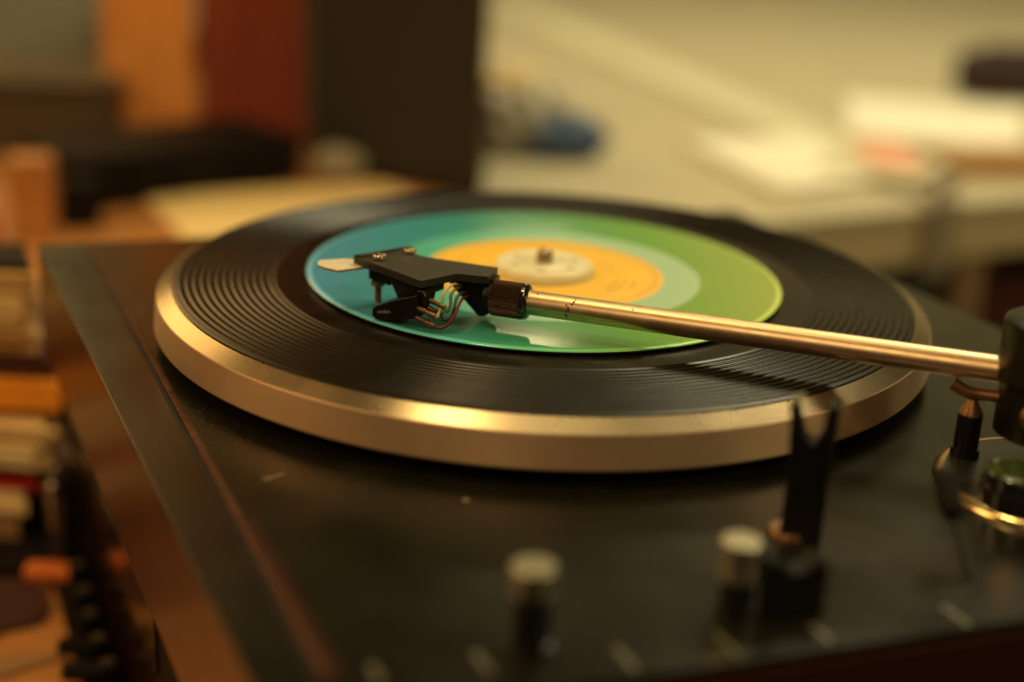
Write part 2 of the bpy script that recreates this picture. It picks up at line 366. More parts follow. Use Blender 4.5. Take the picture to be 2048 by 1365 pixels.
# ------------------------------------------------------------------ record
rec = thing("vinyl_record", "teal to lime green seven inch record with orange label on the black mat", "record", (0, 0, -1.6))
bm = B(); prof = [(57.9, -0.25), (58.4, -0.15), (58.9, -0.12), (84.0, -0.12), (84.4, -0.12), (84.7, -0.11), (85.6, .0)]
lathe(bm, prof, 200); part("grooved_band", bm, M['rec'], rec, smooth=40)
bm = B(); lathe(bm, [(85.6, .0), (86.7, .02), (87.35, -.12), (87.6, -.45)], 200); part("edge_bead", bm, M['rec_edge'], rec, smooth=60)
bm = B(); lathe(bm, [(87.6, -.45), (87.7, -.9), (87.3, -1.45), (86, -1.6), (60, -1.6)], 200); part("black_edge", bm, M['blackgloss'], rec, smooth=40)
bm = B(); lathe(bm, [(44.4, -.25), (57.9, -.25)], 160); part("runout", bm, M['rec_pale'], rec, smooth=40)
bm = B(); lathe(bm, [(18.9, -1.6), (18.9, -.05), (42.7, -.05), (43.0, -.12), (44.4, -.25)], 160); lb = part("label", bm, M['label'], rec, smooth=40)
bm = B()
lathe(bm, [(41.4, -.03), (41.75, -.03)], 120)
for k, (rr, a0, a1) in enumerate(((31, -42, -8), (28, -35, -12), (34.5, -24, -8), (27, 12, 40), (33, 150, 205), (29, 70, 112), (36, 78, 104))):
    a = a0
    while a < a1:                                  # lines of tiny printed letters, one stroke cluster each
        wdt = random.uniform(1.6, 3.2)
        for hh in (0, .7):
            box(bm, (rr * math.cos(math.radians(a)), (rr + hh) * math.sin(math.radians(a)), -.035), (.45, 1.1, .03), a)
        a += wdt * 1.4
part("label_print", bm, M['labelink'], lb)
# adapter
ad = thing("record_adapter", "round cream plastic centre adapter on the record's orange label", "adapter", (0, 0, -1.6))
bm = B(); lathe(bm, [(3.3, 3.4), (3.6, 3.7), (7.2, 3.7), (7.6, 3.4), (15.8, 3.5), (16.4, 3.8), (17.4, 3.6), (18.0, 3.0), (18.5, 1.0), (18.6, -.0), (18.6, -1.6), (3.3, -1.6), (3.3, 3.4)], 96)
part("disc", bm, M['adapter'], ad, smooth=45)
for a in (20, 85, 150, 205, 265, 325):
    bm = B(); lathe(bm, [(0, 3.56), (1.5, 3.56), (1.7, 3.45)], 20, c=(12 * math.cos(math.radians(a)), 12 * math.sin(math.radians(a))))
    part("dimple", bm, M['dimple'], ad, smooth=40)

# ------------------------------------------------------------------ tonearm
AX = Vector((0.963, -0.269, 0.0)).normalized(); A0 = Vector((-5.6, -67, 9.0)); AP = Vector((-AX.y, AX.x, 0))
def ax(t, h=0, s=0): p = A0 + AX * t + AP * s + Vector((0, 0, h)); return tuple(p)
arm = thing("tonearm", "straight metal tonearm reaching from the right edge over the record", "tonearm", (155, -112, -16))
bm = B(); lathe(bm, [(3.9, -2), (4.05, 0), (4.05, 158)], 48, axis=(ax(0), AX)); tb = part("arm_tube", bm, M['tube'], arm, smooth=40)
bm = B()
for t, h, r in ((14.9, 1.9, .30), (15.6, 1.2, .34), (16.6, 2.4, .30), (17.0, 3.0, .34), (17.4, 3.5, .26), (15.2, .2, .34), (15.9, .6, .26), (15.0, -1.1, .36), (15.2, -1.7, .26), (4.6, 3.7, .25), (36.5, 3.2, .25)):
    s_ = -math.sqrt(max(0, 4.06 ** 2 - h * h)); box(bm, ax(t, h, s_), (r * 1.6, r * 1.1, r * 2.2), -16, (random.uniform(-20, 20), 'Y'))
part("rust_mark", bm, M['dot'], tb)
# knurled collar
bm = B(); n = 50; rings = []
for t in (-10.9, -10.6, -0.7, -0.4):
    ring = []
    for i in range(n * 2):
        rr = (6.0 if i % 2 else 5.5) - (0.35 if t in (-10.9, -0.4) else 0); a = math.pi * i / n
        ring.append(bm.verts.new(V(Vector(ax(t)) + AP * rr * math.cos(a) + Vector((0, 0, 1)) * rr * math.sin(a))))
    rings.append(ring)
for a, b in zip(rings[:-1], rings[1:]):
    for i in range(2 * n): bm.faces.new((a[i], b[i], b[(i + 1) % (2 * n)], a[(i + 1) % (2 * n)]))
bm.faces.new(rings[0]); bm.faces.new(rings[-1])
M['knurl'] = mat("anodised_knurl", (0.075, 0.042, 0.026), 0.33, metal=.4, noise=(600, .2))
co = part("collar", bm, M['knurl'], arm)
bm = B(); lathe(bm, [(4.1, -.6), (5.3, -.5), (5.95, -.3), (5.95, .6), (5.2, 1.4), (4.1, 1.6)], 48, axis=(ax(0), AX)); part("collar_lip", bm, M['blackgloss'], co, smooth=40).location = (0, 0, 0)

# headshell
ZP = 16.5
plate = [(-64.2, -50.2), (-48.5, -36.5), (-46.3, -39.6), (-43.6, -43.6), (-41.6, -45.6), (-39.2, -46.9), (-15.3, -54.5), (-17.9, -65.8), (-28.5, -64.1), (-39.0, -74.5)]
bm = B(); poly_prism(bm, plate, ZP - 2.7, ZP); hs = part("headshell", bm, M['shell'], arm, bevel=0.22)
def sub(name, bm, m, par, **k):
    o = fin(name, bm, m, par, **k); t = par; off = Vector((0, 0, 0))
    while t: off += t.location; t = t.parent
    o.location = o.location - off; return o
bm = B(); slab3(bm, [(-64.0, -50.4, ZP + .05), (-48.3, -36.7, ZP + .05), (-47.9, -37.2, ZP + .5), (-60.8, -51.6, ZP + .5), (-63.6, -50.8, ZP + .5)], (.25, -.25, -.02))
sub("front_lip", bm, M['shell'], hs)
# neck block with its pointed gusset
off = AP * 6.2
bm = B(); slab3(bm, [(-34.8, -57.2, 14.0), (-31.0, -58.3, 11.2), (-21.0, -61.3, 1.2), (-19.1, -61.9, 1.4), (-16.2, -62.7, 3.4), (-16.0, -62.8, 14.6), (-30, -59, 14.0)], off)
o_ = sub("neck_block", bm, M['black'], hs, bevel=.3)
bm = B(); lathe(bm, [(0, -13.5), (4.2, -13.5), (4.6, -11.0), (4.6, -10.5)], 40, axis=(ax(0), AX)); sub("neck_socket", bm, M['black'], hs, smooth=40)
def slotted(x, y, z):
    bm = B(); ang = math.radians(-62); R_ = 2.45; prof = [(0, .95), (1.6, .92), (2.2, .7), (2.45, .25), (2.45, -.7)]
    # a cheese head cut in two halves by its slot
    for sgn in (-1, 1):
        seg = 18; rows = []
        for r, h in prof:
            row = []
            for i in range(seg + 1):
                a = math.pi * i / seg; px = r * math.cos(a); py = .32 + (max(r * math.sin(a), .32) - .32 if r > .3 else 0)
                px = px if r > .3 else 0
                row.append(Vector((px, sgn * py, h)))
            rows.append(row)
        vs = [[bm.verts.new(V(Vector((x, y, z)) + Matrix.Rotation(ang, 3, 'Z') @ v)) for v in row] for row in rows]
        for a, b in zip(vs[:-1], vs[1:]):
            for i in range(seg):
                try: bm.faces.new((a[i], b[i], b[i + 1], a[i + 1]))
                except Exception: pass
        # slot wall
        for a, b in zip(vs[:-1], vs[1:]):
            bm.faces.new((a[0], b[0], b[seg], a[seg])) if a[0] is not a[seg] else None
    bmesh.ops.remove_doubles(bm, verts=bm.verts, dist=1e-7)
    mm = Matrix.Translation(V((x, y, z - .25))); bmesh.ops.create_cone(bm, cap_ends=True, segments=28, radius1=2.43 * S, radius2=2.43 * S, depth=.9 * S, matrix=mm)
    return bm
M['screw'] = mat("yellowed_nickel_screw", (0.75, 0.68, 0.48), 0.22, metal=1, noise=(700, .2))
for (x, y) in ((-55.2, -52.9), (-45.9, -43.4)):
    sc_ = sub("screw", slotted(x, y, ZP + 1.0), M['screw'], hs, smooth=35)
for (x, y) in ((-55.6, -50.6), (-46.5, -41.0)):
    bm = B(); lathe(bm, [(0, .7), (1.15, .9)] + sum([[(1.22, .9 + .45 * k), (1.05, 1.12 + .45 * k)] for k in range(26)], []) + [(1.1, ZP - 2.6)], 20, c=(x, y))
    sub("screw_shaft", bm, M['gold'], hs, smooth=20)
bm = B(); mm = Matrix.Translation(V((-55.6, -50.6, 7.6))); bmesh.ops.create_cone(bm, cap_ends=True, segments=6, radius1=2.7 * S, radius2=2.7 * S, depth=1.7 * S, matrix=mm); sub("nut", bm, M['brass'], hs, bevel=.2)
bm = B(); box(bm, (-53.4, -51.6, 10.8), (10.5, 5.4, 4.2), -42); sub("mounting_ear", bm, M['black'], hs, bevel=.3)
# finger lift
bm = B(); slab3(bm, [(-76.2, -50.6, 13.9), (-75.3, -48.6, 13.9), (-67.4, -44.9, 13.8), (-57.5, -47.0, 13.7), (-50.5, -54.5, 13.7), (-52.2, -57.0, 13.7), (-59.6, -53.0, 13.7), (-68.0, -59.8, 13.9), (-73.0, -57.0, 13.9), (-75.4, -54.8, 13.9)], (0, 0, -.75))
fl = sub("finger_lift", bm, [M['lift'], M['liftedge']], hs)
for f in fl.data.polygons:
    if abs(f.normal.z) < .5: f.material_index = 1

# cartridge
cr = part("cartridge", B(), M['black'], arm)
az = math.radians(-27); pn = Vector((-math.sin(az), math.cos(az), 0))
cen = Vector((-55.5, -67.5, 0)); cd = Vector((math.cos(az), math.sin(az), 0))
def cp(s, z, d=0): return tuple(cen + cd * s + pn * d + Vector((0, 0, z)))
def side_prism(prof, d0, d1):
    bm = B(); slab3(bm, [cp(s, z, d0) for s, z in prof], pn * (d1 - d0)); return bm
body_prof = [(-.1, 1.9), (.3, 4.0), (1.9, 5.3), (9.0, 8.6), (17.3, 11.6), (17.2, 8.2), (16.6, 3.6), (10.5, 2.1), (3.8, .5), (1.2, .55)]
old = cr; bm = side_prism(body_prof, 0, 8.5)
bmesh.ops.recalc_face_normals(bm, faces=bm.faces)
es = [e for e in bm.edges if e.calc_face_angle(0) > .5]; bmesh.ops.bevel(bm, geom=es, offset=.18 * S, segments=2, affect='EDGES', profile=.5)
bm.to_mesh(cr.data); bm.free()
# print on the near side
cu = bpy.data.curves.new("cartridge_print", 'FONT'); cu.body = "ortofon"; cu.size = 1.75 * S; cu.extrude = 0.02 * S; cu.space_character = .95
tx = bpy.data.objects.new("cartridge_print_tmp", cu); COL.objects.link(tx); bpy.context.view_layer.update()
me = bpy.data.meshes.new_from_object(tx.evaluated_get(bpy.context.evaluated_depsgraph_get())); bpy.data.objects.remove(tx)
q_ = Matrix((cd, Vector((0, 0, 1)), -pn)).transposed().to_4x4()
me.transform(Matrix.Translation(V(cp(2.2, 2.7, -.04))) @ q_ @ Matrix.Rotation(math.radians(12), 4, 'Z'))
pr = link("print", me, cr, M['greylight']); pr.location = -(arm.location + cr.location)
# carrier between the plate and the body
bm = B(); slab3(bm, [(-52.0, -58.6, 13.9), (-47.6, -61.0, 5.0), (-37.0, -68.6, 10.0), (-36.6, -69.0, 13.9)], (4.5, 7.0, 0)); sub("carrier", bm, M['black'], cr, bevel=.3)
bm = B(); slab3(bm, [cp(15.2, 10.2, 1.5), cp(16.0, 13.0, 1.5), cp(18.4, 13.2, 1.5), cp(19.6, 11.2, 1.5), cp(18.8, 7.6, 1.5), cp(16.2, 7.2, 1.5)], pn * 6.5); sub("rear_lug", bm, M['black'], cr, bevel=.5)
# stylus
bm = B(); tube_path(bm, [cp(3.2, 1.6, 4.2), cp(1.4, .7, 4.2)], .22, 8, 2); lathe(bm, [(0, -.02), (.12, .35), (.12, .8)], 8, c=cp(1.45, 0, 4.2)[:2]); sub("stylus", bm, M['nickel'], cr, smooth=50)
# pins and their sleeves
pin_dir = Vector((5.2, -2.2, -1.55)).normalized()
pins = [((-40.6, -73.6, 7.3), 'gold', 7.4, .92), ((-40.8, -73.9, 4.1), 'gold', 7.6, .92), ((-37.2, -71.4, 9.6), 'gold', 6.8, .88), ((-37.6, -70.6, 6.7), 'gold', 6.4, .85)]
for o0, mm, L_, rd in pins:
    bm = B(); lathe(bm, [(0, -1.6), (.42, -1.6), (.45, .1), (rd, .15), (rd, L_ * .48), (rd * .8, L_ * .52), (rd * .8, L_ * .6), (rd * .95, L_ * .64), (rd * .95, L_), (0, L_)], 18, axis=(o0, pin_dir))
    sub("pin_sleeve", bm, M[mm], cr, smooth=35)
def pend(k): o0, _, L_, _ = pins[k]; return tuple(Vector(o0) + pin_dir * (L_ - .3))
wires = [('cream_wire', 0, [(-33.4, -74.6, 5.0), (-32.2, -73.2, 8.2), (-31.9, -72.3, 11.2), (-30.9, -69.5, 12.9), (-29.0, -64.8, 12.9), (-27.2, -60.6, 11.4)]),
         ('green_wire', 2, [(-30.4, -74.4, 6.6), (-29.4, -73.3, 8.6), (-29.5, -71.2, 11.2), (-28.4, -67.0, 12.0), (-26.6, -60.4, 10.4)]),
         ('grey_wire', 3, [(-31.2, -73.6, 3.6), (-28.9, -73.4, 4.6), (-28.2, -72.4, 7.6), (-27.6, -69.8, 10.0), (-26.4, -65.4, 10.3), (-24.6, -60.4, 8.8)]),
         ('red_wire', 1, [(-32.8, -76.8, 1.6), (-30.2, -76.2, 2.4), (-28.2, -75.2, 5.0), (-27.0, -72.4, 7.8), (-25.8, -68.2, 9.3), (-23.8, -60.2, 7.9)])]
for mn, k, pts in wires:
    bm = B(); tube_path(bm, [pend(k)] + pts, .52, 10, 8); o_ = part("wire", bm, M[mn], arm, smooth=60); o_['label'] = mn.replace('_', ' ') + " looping from cartridge to headshell neck"

# pivot housing
PC = (152.5, -111)
bm = B(); lathe(bm, [(0, 26.2), (15.8, 26.2), (16.8, 25.6), (17.2, 24.4), (17.2, 8), (15.6, 6.5), (15.6, -9), (0, -9)], 72, c=PC)
ph = part("pivot_housing", bm, M['black'], arm, smooth=35)
bm = B(); lathe(bm, [(0, 0), (2.2, 0), (3.2, .8), (3.4, 2.2), (3.4, 5.2), (2.6, 6), (0, 6.2)], 28, axis=((141.5, -128, 3.2), (-.35, -.9, .1))); part("pivot_screw", bm, M['brass'], arm, smooth=40)
bm = B(); box(bm, (143.0, -122.5, 3), (3.2, 12, 3.2), -20); part("pivot_bracket", bm, M['black'], arm, bevel=.4)
# counterweight, beyond the right edge of the frame
bm = B(); lathe(bm, [(0, 166), (3.5, 166), (3.5, 186), (14, 187), (14.5, 188), (14.5, 212), (14, 213), (0, 213)], 48, axis=(ax(0), AX)); part("counterweight", bm, M['black'], arm, smooth=35)

# base ring of the arm on the deck
M['goldrim'] = mat("polished_gold_rim", (0.78, 0.58, 0.30), 0.18, metal=1, noise=(60, .06))
M['basegrey'] = mat("dark_satin_plate", (0.018, 0.017, 0.013), 0.22, spec=.6)
M['dial'] = mat("green_black_dial", (0.035, 0.055, 0.012), 0.12, coat=.4)
bm = B(); lathe(bm, [(31.6, -19.7), (32.6, -19.7), (33.2, -19.8), (34.9, -21.2), (35, -22.1)], 128, c=(153.7, -121.5))
br = part("arm_base_rim", bm, M['goldrim'], tt, smooth=50)
bm = B(); lathe(bm, [(0, -19.7), (31.6, -19.7)], 96, c=(153.7, -121.5)); part("base_plate", bm, M['basegrey'], tt, smooth=30)
bm = B(); lathe(bm, [(0, -9.6), (6, -9.4), (9.4, -9.9), (10.0, -10.6)], 64, c=(138.0, -137.5)); part("anti_skate_dial", bm, M['dial'], tt, smooth=50)
bm = B(); lathe(bm, [(10.0, -10.6), (10.0, -14.2), (11.2, -14.6), (11.4, -19.7)], 64, c=(138.0, -137.5)); part("dial_skirt", bm, M['blackgloss'], tt, smooth=40)
# cueing lift post
bm = B(); lathe(bm, [(0, -1.2), (1.2, -1.4), (1.8, -2.4), (3.5, -5.4), (3.7, -6.0)], 32, c=(131.0, -105.6)); lf = part("lift_tip", bm, M['gold'], tt, smooth=40)
bm = B(); lathe(bm, [(3.7, -6.0), (3.7, -17.0), (4.3, -17.0), (4.3, -18), (4.6, -22)], 40, c=(131.0, -105.6)); part("lift_post", bm, M['black'], tt, smooth=30)
bm = B(); tube_path(bm, [(124.5, -104.2, 3.0), (128.5, -105.6, 1.0), (133, -106.6, .6), (139, -108.6, .8)], 2.0, 16, 6); part("lift_rail", bm, M['gold'], tt, smooth=50)
# cue lever
lv = B(); tube_path(lv, [(113.2, -180.8, -22), (111.2, -175.8, -15), (110.0, -172.6, -10.6)], .9, 10, 4); part("cue_lever_stem", lv, M['black'], tt, smooth=50)
bm = B(); d_ = Vector((107.7, -162.4, 1.0)) - Vector((109.4, -171.8, -10.0)); LL = d_.length
lathe(bm, [(0, -.5), (1.6, 0), (2.6, 1.4), (3.0, 4), (3.2, LL - 4), (2.6, LL - 1.4), (1.4, LL - .2), (0, LL)], 28, axis=((109.4, -171.8, -10.0), d_)); part("cue_lever_knob", bm, M['rubberblack'], tt, smooth=50)
# arm rest with its forked clip
AR = (72.6, -163.0); raz = math.radians(-14); rx = Vector((math.cos(raz), math.sin(raz), 0)); ry = Vector((-rx.y, rx.x, 0))
def rp(a, z, d): return tuple(Vector((AR[0], AR[1], 0)) + rx * a + ry * d + Vector((0, 0, z)))
bm = B(); slab3(bm, [rp(-5.4, -22, -3.4), rp(5.4, -22, -3.4), rp(5.6, -3, -3.4), rp(5.9, 4, -3.4), rp(6.3, 16.4, -3.4), rp(5.2, 17.6, -3.4), rp(2.9, 17.2, -3.4), rp(2.4, 11, -3.4), rp(.6, 6.0, -3.4), rp(-1.8, 7.5, -3.4), rp(-3.6, 12.8, -3.4), rp(-4.2, 16.6, -3.4), rp(-5.2, 17.2, -3.4), rp(-6.4, 15.6, -3.4), rp(-5.9, 8, -3.4), rp(-5.3, 0, -3.4)], ry * 6.8)
ar = part("arm_rest", bm, M['black'], tt, bevel=.5)
bm = B(); slab3(bm, [rp(-3.4, 17.9, -3.0), rp(-6.6, 16.4, -3.0), rp(-6.9, 15.2, -3.0), rp(-3.8, 16.3, -3.0)], ry * 6); sub("clip_spring", bm, M['nickel'], ar)
bm = B(); lathe(bm, [(0, -20.2), (5.0, -20.2), (5.6, -20.8), (5.8, -22)], 40, c=(69.4, -161.5)); sub("rest_foot", bm, M['gold'], ar, smooth=40)
# control knobs
def knob(x, y, zt, r, hskirt):
    bm = B(); n = 40; prof = [(r + .3, -22), (r + .3, -20.6), (r - .4, -20.4), (r - .5, hskirt)]
    lathe(bm, prof, n, c=(x, y)); k_ = part("knob", bm, M['black'], tt, smooth=35)
    bm = B(); lathe(bm, [(0, zt - .3), (r * .6, zt - .3), (r * .62, zt), (r * .93, zt), (r, zt - .35), (r, hskirt + .3), (r - .5, hskirt)], n, c=(x, y)); sub("knob_cap", bm, M['nickel'], k_, smooth=35)
    return k_
knob(1.6, -225.7, -1.6, 5.1, -8.5)
knob(50.4, -204.5, -3.0, 4.7, -13.0)
# black selector lever between the second knob and the arm rest
bm = B(); slab3(bm, [(57.6, -208.5, -22), (72.0, -203.0, -22), (72.4, -203.0, -9.5), (69.6, -204.1, -7.2), (66.2, -205.4, -9.8), (63.4, -206.4, -10.4), (58.6, -208.2, -6.4), (57.0, -208.6, -7.2)], (-1.6, 5.6, 0))
part("selector_lever", bm, M['rubberblack'], tt, bevel=.6)
# printed marks near the front edge of the deck (too blurred to read in the picture)
for cx, cy, n_ in ((-31.8, -240.8, 2), (-8.7, -234.2, 3), (23.1, -228.6, 3), (46.6, -219.5, 3), (69.7, -212.4, 2), (104.4, -200.2, 3)):
    bm = B()
    for k in range(n_ + 1):                       # letters follow one another towards the front edge
        q = (k - n_ / 2) * 2.5; px, py = cx + .44 * q, cy - .9 * q
        box(bm, (px, py, -21.96), (2.2, .7, .08), 26)
        box(bm, (px + .3, py - .7, -21.955), (.7, 1.5, .09), 26)
    part("printed_mark", bm, M['ink'], tt)

_before = set(bpy.data.objects)
# ------------------------------------------------------------------ stack of sleeves and books to the left
def pile_item(name, x1, y0, z0, z1, depth, width, m, label, cat, az=0, group="stack of printed matter left of the turntable", sheets=1, m2=None):
    t = thing(name, label, cat, (x1 - width / 2, y0 + depth / 2, z0), group)
    h = (z1 - z0) / sheets
    for k in range(sheets):
        jx = random.uniform(-7, 0) if sheets > 1 else 0
        bm = B(); pz = z0 + k * h
        a = math.radians(az + (random.uniform(-3, 3) if sheets > 1 else 0))
        c = Vector((x1 + jx - width / 2, y0 + depth / 2, 0)); pts = []
        for sx_, sy_ in ((-1, -1), (1, -1), (1, 1), (-1, 1)):
            v = Vector((sx_ * width / 2 - (sy_ + 1) / 2 * depth * 0.42, sy_ * depth / 2)); pts.append((c.x + v.x * math.cos(a) - v.y * math.sin(a), c.y + v.x * math.sin(a) + v.y * math.cos(a)))
        poly_prism(bm, pts, pz + .05, pz + h - .05)
        part("sheet" if sheets > 1 else "cover", bm, (m2 if (m2 and k % 2) else m), t, bevel=.25)
    return t
Y0 = -30
pile_item("shadow_slab", -160, -57, -110.9, -107, 90, 150, M['amp'], "flat black slab standing in for the shadow under the whole left stack", "case", 1)  # black slab added where the table lies in shadow
pile_item("record_sleeve", -194, -38, -106.9, -100, 70, 130, M['brown_card'], "short brown sleeve at the bottom of the left stack", "sleeve", 4)
pile_item("book", -200, -22, -99.9, -97, 70, 120, M['maroon_card'], "dark maroon book above the brown sleeve in the left stack", "book", 2)
pile_item("magazine", -184, Y0, -96.9, -89, 70, 150, M['cream_card'], "yellow edged magazine under a red one in the left stack", "magazine", 0, sheets=2, m2=M['oat_card'])
pile_item("magazine", -186, Y0, -88.9, -84, 70, 150, M['red_card'], "bright red magazine in the middle of the left stack", "magazine", 1)
pile_item("book", -192, Y0 + 8, -84, -78, 70, 150, M['maroon_card'], "dark book under the oat coloured bundle in the left stack", "book", 0)
pile_item("paper_bundle", -173, Y0, -78, -60, 70, 170, M['oat_card'], "thick pale oat paper bundle jutting right from the left stack", "papers", -3, sheets=16, m2=M['cream_card'])
pile_item("book", -184, Y0 + 6, -60, -55.5, 70, 160, M['maroon_card'], "thin dark book under the orange one in the left stack", "book", 0)
pile_item("book", -174, Y0, -55.5, -44, 70, 170, M['orange_card'], "bright orange book high in the left stack", "book", 0)
pile_item("record_box", -175, Y0 + 3, -44, -35, 70, 160, M['maroon_card'], "dark maroon box under the cream papers topping the left stack", "box", 0)
pile_item("folder", -184, Y0 + 3, -3.5, -1, 26, 160, M['amp'], "black folder lying on the very top of the left stack", "folder", 2)
pile_item("paper_bundle", -181, Y0, -35, -4, 27, 160, M['cream_card'], "cream paper bundle on top of the left stack", "papers", 3, sheets=24, m2=M['tan_card'])
tag(fin("rust_case", (lambda b: (box(b, (-170.5, -60, -104.7), (18, 8, 4.4), 3), b)[1])(B()), M['rust_card'], bevel=1), "small rust orange case lying in front of the left stack", "case")
# black jack housing with a chrome line
jk = thing("black_canister", "black canister with a chrome strip between stack and turntable", "canister", (-176, -44, -110))
bm = B(); lathe(bm, [(0, -71), (4.6, -71), (5.2, -72.5), (5.2, -110.9), (0, -110.9)], 40, c=(-168.5, -52)); part("canister_body", bm, M['blackgloss'], jk, smooth=35)
bm = B(); lathe(bm, [(.9, -72), (.9, -88), (.8, -89), (0, -89)], 14, c=(-169.5, -57.6)); lathe(bm, [(0, -70), (1.6, -71), (1.8, -72), (.9, -74)], 20, c=(-169.5, -57.6)); part("chrome_strip", bm, M['chrome'], jk, smooth=40)
# dark flat shapes laid on the table as shadows in front of the stack
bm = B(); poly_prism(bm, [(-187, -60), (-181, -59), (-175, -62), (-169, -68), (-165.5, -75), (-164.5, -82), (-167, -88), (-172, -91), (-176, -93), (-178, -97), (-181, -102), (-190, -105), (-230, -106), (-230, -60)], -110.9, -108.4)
tag(fin("shadow_patch", bm, M['maroon_card'], bevel=.8), "flat dark maroon patch standing in for a shadow on the side table at the lower left edge", "shadow patch")
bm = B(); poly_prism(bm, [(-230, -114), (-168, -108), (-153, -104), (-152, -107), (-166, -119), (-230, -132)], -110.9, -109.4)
tag(fin("shadow_strip", bm, M['brown_card'], bevel=.5), "brown strip standing in for a shadow on the side table beside the farther plug with an arm", "strap")  # no real strap, a brown strip laid as a shadow
# black strip added to darken the table under the plugs
bm = B(); poly_prism(bm, [(-177, -46), (-168.2, -40), (-124.6, -128), (-134, -133)], -110.9, -107.5)
ps = fin("dark_cover_strip", bm, M['rubberblack'], bevel=1.0); tag(ps, "long matt black strip added to darken the table along the foot of the turntable", "added dark strip")
# row of dark plugs along the base
for k, (x, y) in enumerate(((-161, -60), (-153, -77), (-146, -92), (-138.5, -107), (-131, -121))):
    pg = thing("cable_plug", "black plug " + ("farthest from the camera in" , "second from the back in", "middle one in", "second from the front in", "nearest the camera in")[k] + " the row along the turntable base", "plug", (x, y, -110), "black plugs along the turntable base")
    bm = B(); box(bm, (x, y, -104.4), (6, 7, 6.4), -64); part("plug_body", bm, M['rubberblack'], pg, bevel=1.0, smooth=60)
    bm = B(); box(bm, (x, y, -100.8), (3, 4, 1.0), -64); part("plug_ridge", bm, M['darkbox'], pg, bevel=.5)
    if k >= 3:
        bm = B(); box(bm, (x - 8, y + .5, -105.4), (11 if k == 3 else 14, 5.5, 4.6), 6); part("plug_arm", bm, M['rubberblack'], pg, bevel=.8)

# the left group was laid out at three quarters of its size: bring it to real size and set it on the side table
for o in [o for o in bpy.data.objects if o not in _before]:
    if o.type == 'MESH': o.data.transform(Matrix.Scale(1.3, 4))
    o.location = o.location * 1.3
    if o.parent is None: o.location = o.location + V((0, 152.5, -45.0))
# ------------------------------------------------------------------ things behind, on the desk
def sheet_poly(name, pts, z0, z1, m, label, cat, group=None):
    bm = B(); poly_prism(bm, pts, z0, z1); return tag(fin(name, bm, m, bevel=.3), label, cat, group)
sheet_poly("paper_sheet", [(-236, 391), (-59, 492), (-130, 584), (-297, 503)], -111, -107.5, M['paper'], "large yellow paper lying on the desk behind the platter", "paper")
sheet_poly("paper_sheet", [(-150, 580), (-112, 566), (-106, 574), (-138, 592)], -111, -108.5, M['pink_card'], "small pinkish card beyond the tip of the yellow paper", "card")
am = thing("amplifier", "low black amplifier on the desk beside the wooden speaker", "amplifier", (-235, 590, -110))
a0 = Vector((-330, 452)); a1 = Vector((-194, 581)); dd = (a1 - a0).normalized(); nn = Vector((-dd.y, dd.x))
bm = B(); poly_prism(bm, [tuple(a0), tuple(a1), tuple(a1 + nn * 95), tuple(a0 + nn * 95)], -107, -73); part("amplifier_case", bm, M['amp'], am, bevel=2)
for t in (.1, .9):
    q = a0 + dd * (a1 - a0).length * t + nn * 15; bm = B(); lathe(bm, [(0, -107), (8, -107), (8, -111), (0, -111)], 20, c=tuple(q)); part("foot", bm, M['rubberblack'], am)
for t in (.25, .4, .75):
    q = a0 + dd * (a1 - a0).length * t; bm = B(); lathe(bm, [(0, 7), (6, 7), (7, 6), (7, 0)], 24, axis=((q.x, q.y, -88), (-nn.x, -nn.y, 0))); part("dial", bm, M['amp'], am, smooth=40)
# speaker
sp = thing("speaker_cabinet", "tall black speaker with cloth grille standing behind the platter", "speaker", (-120, 640, -110))
bm = B(); poly_prism(bm, [(-196, 630), (-52, 560), (-57, 690), (-206, 720)], -111, 420); part("cabinet", bm, M['amp'], sp, bevel=1.5)
bm = B(); poly_prism(bm, [(-195, 624.5), (-53, 555.5), (-52, 559.5), (-196, 629.5)], -104, 412); part("grille", bm, M['grille'], sp, bevel=1)
rc = thing("wooden_cabinet", "red brown wooden cabinet between the orange board and the black speaker", "cabinet", (-250, 740, -110))
bm = B(); poly_prism(bm, [(-300, 684), (-212, 690), (-216, 860), (-330, 850)], -104, 430); part("cabinet_body", bm, M['redwood'], rc, bevel=1.5)
bm = B(); poly_prism(bm, [(-298, 690), (-214, 696), (-218, 850), (-326, 842)], -111, -104); part("cabinet_base", bm, M['amp'], rc)
# orange board
bd = thing("wooden_board", "upright orange pine board to the left of the speaker", "board", (-330, 690, -110))
bm = B(); poly_prism(bm, [(-376, 672), (-303, 678), (-306, 700), (-383, 694)], -111, 420); part("panel", bm, M['board'], bd, bevel=2)
bm = B(); box(bm, (-352, 676, 14), (34, 3, 44), 19); part("dark_handle", bm, M['board'], bd, bevel=1)
# dark box and far items at the left edge
db = thing("storage_box", "dark brown storage box at the far left behind the desk items", "box", (-470, 700, -110))
bm = B(); box(bm, (-520, 690, -83), (310, 150, 56), 6); part("box_body", bm, M['darkbox'], db, bevel=3)
bm = B(); box(bm, (-520, 690, -52), (318, 158, 7), 6); part("lid", bm, M['darkbox'], db, bevel=2)
tag(fin("wooden_block", (lambda b: (box(b, (-338, 394, -84), (27, 26, 53), 12), b)[1])(B()), M['desk'], bevel=1.5), "upright tan wooden block on the desk at the far left", "block")
tag(fin("red_tin", (lambda b: (lathe(b, [(0, -92), (15, -92), (16, -93), (16, -111), (0, -111)], 32, c=(-372, 372)), b)[1])(B()), M['red_paint'], smooth=35), "small red tin at the left edge beside the wooden block", "tin")
tag(fin("black_speaker_foot", (lambda b: (box(b, (-318, 424, -95), (26, 20, 32), 30), b)[1])(B()), M['amp'], bevel=2), "small black box between the tan block and the amplifier", "box")
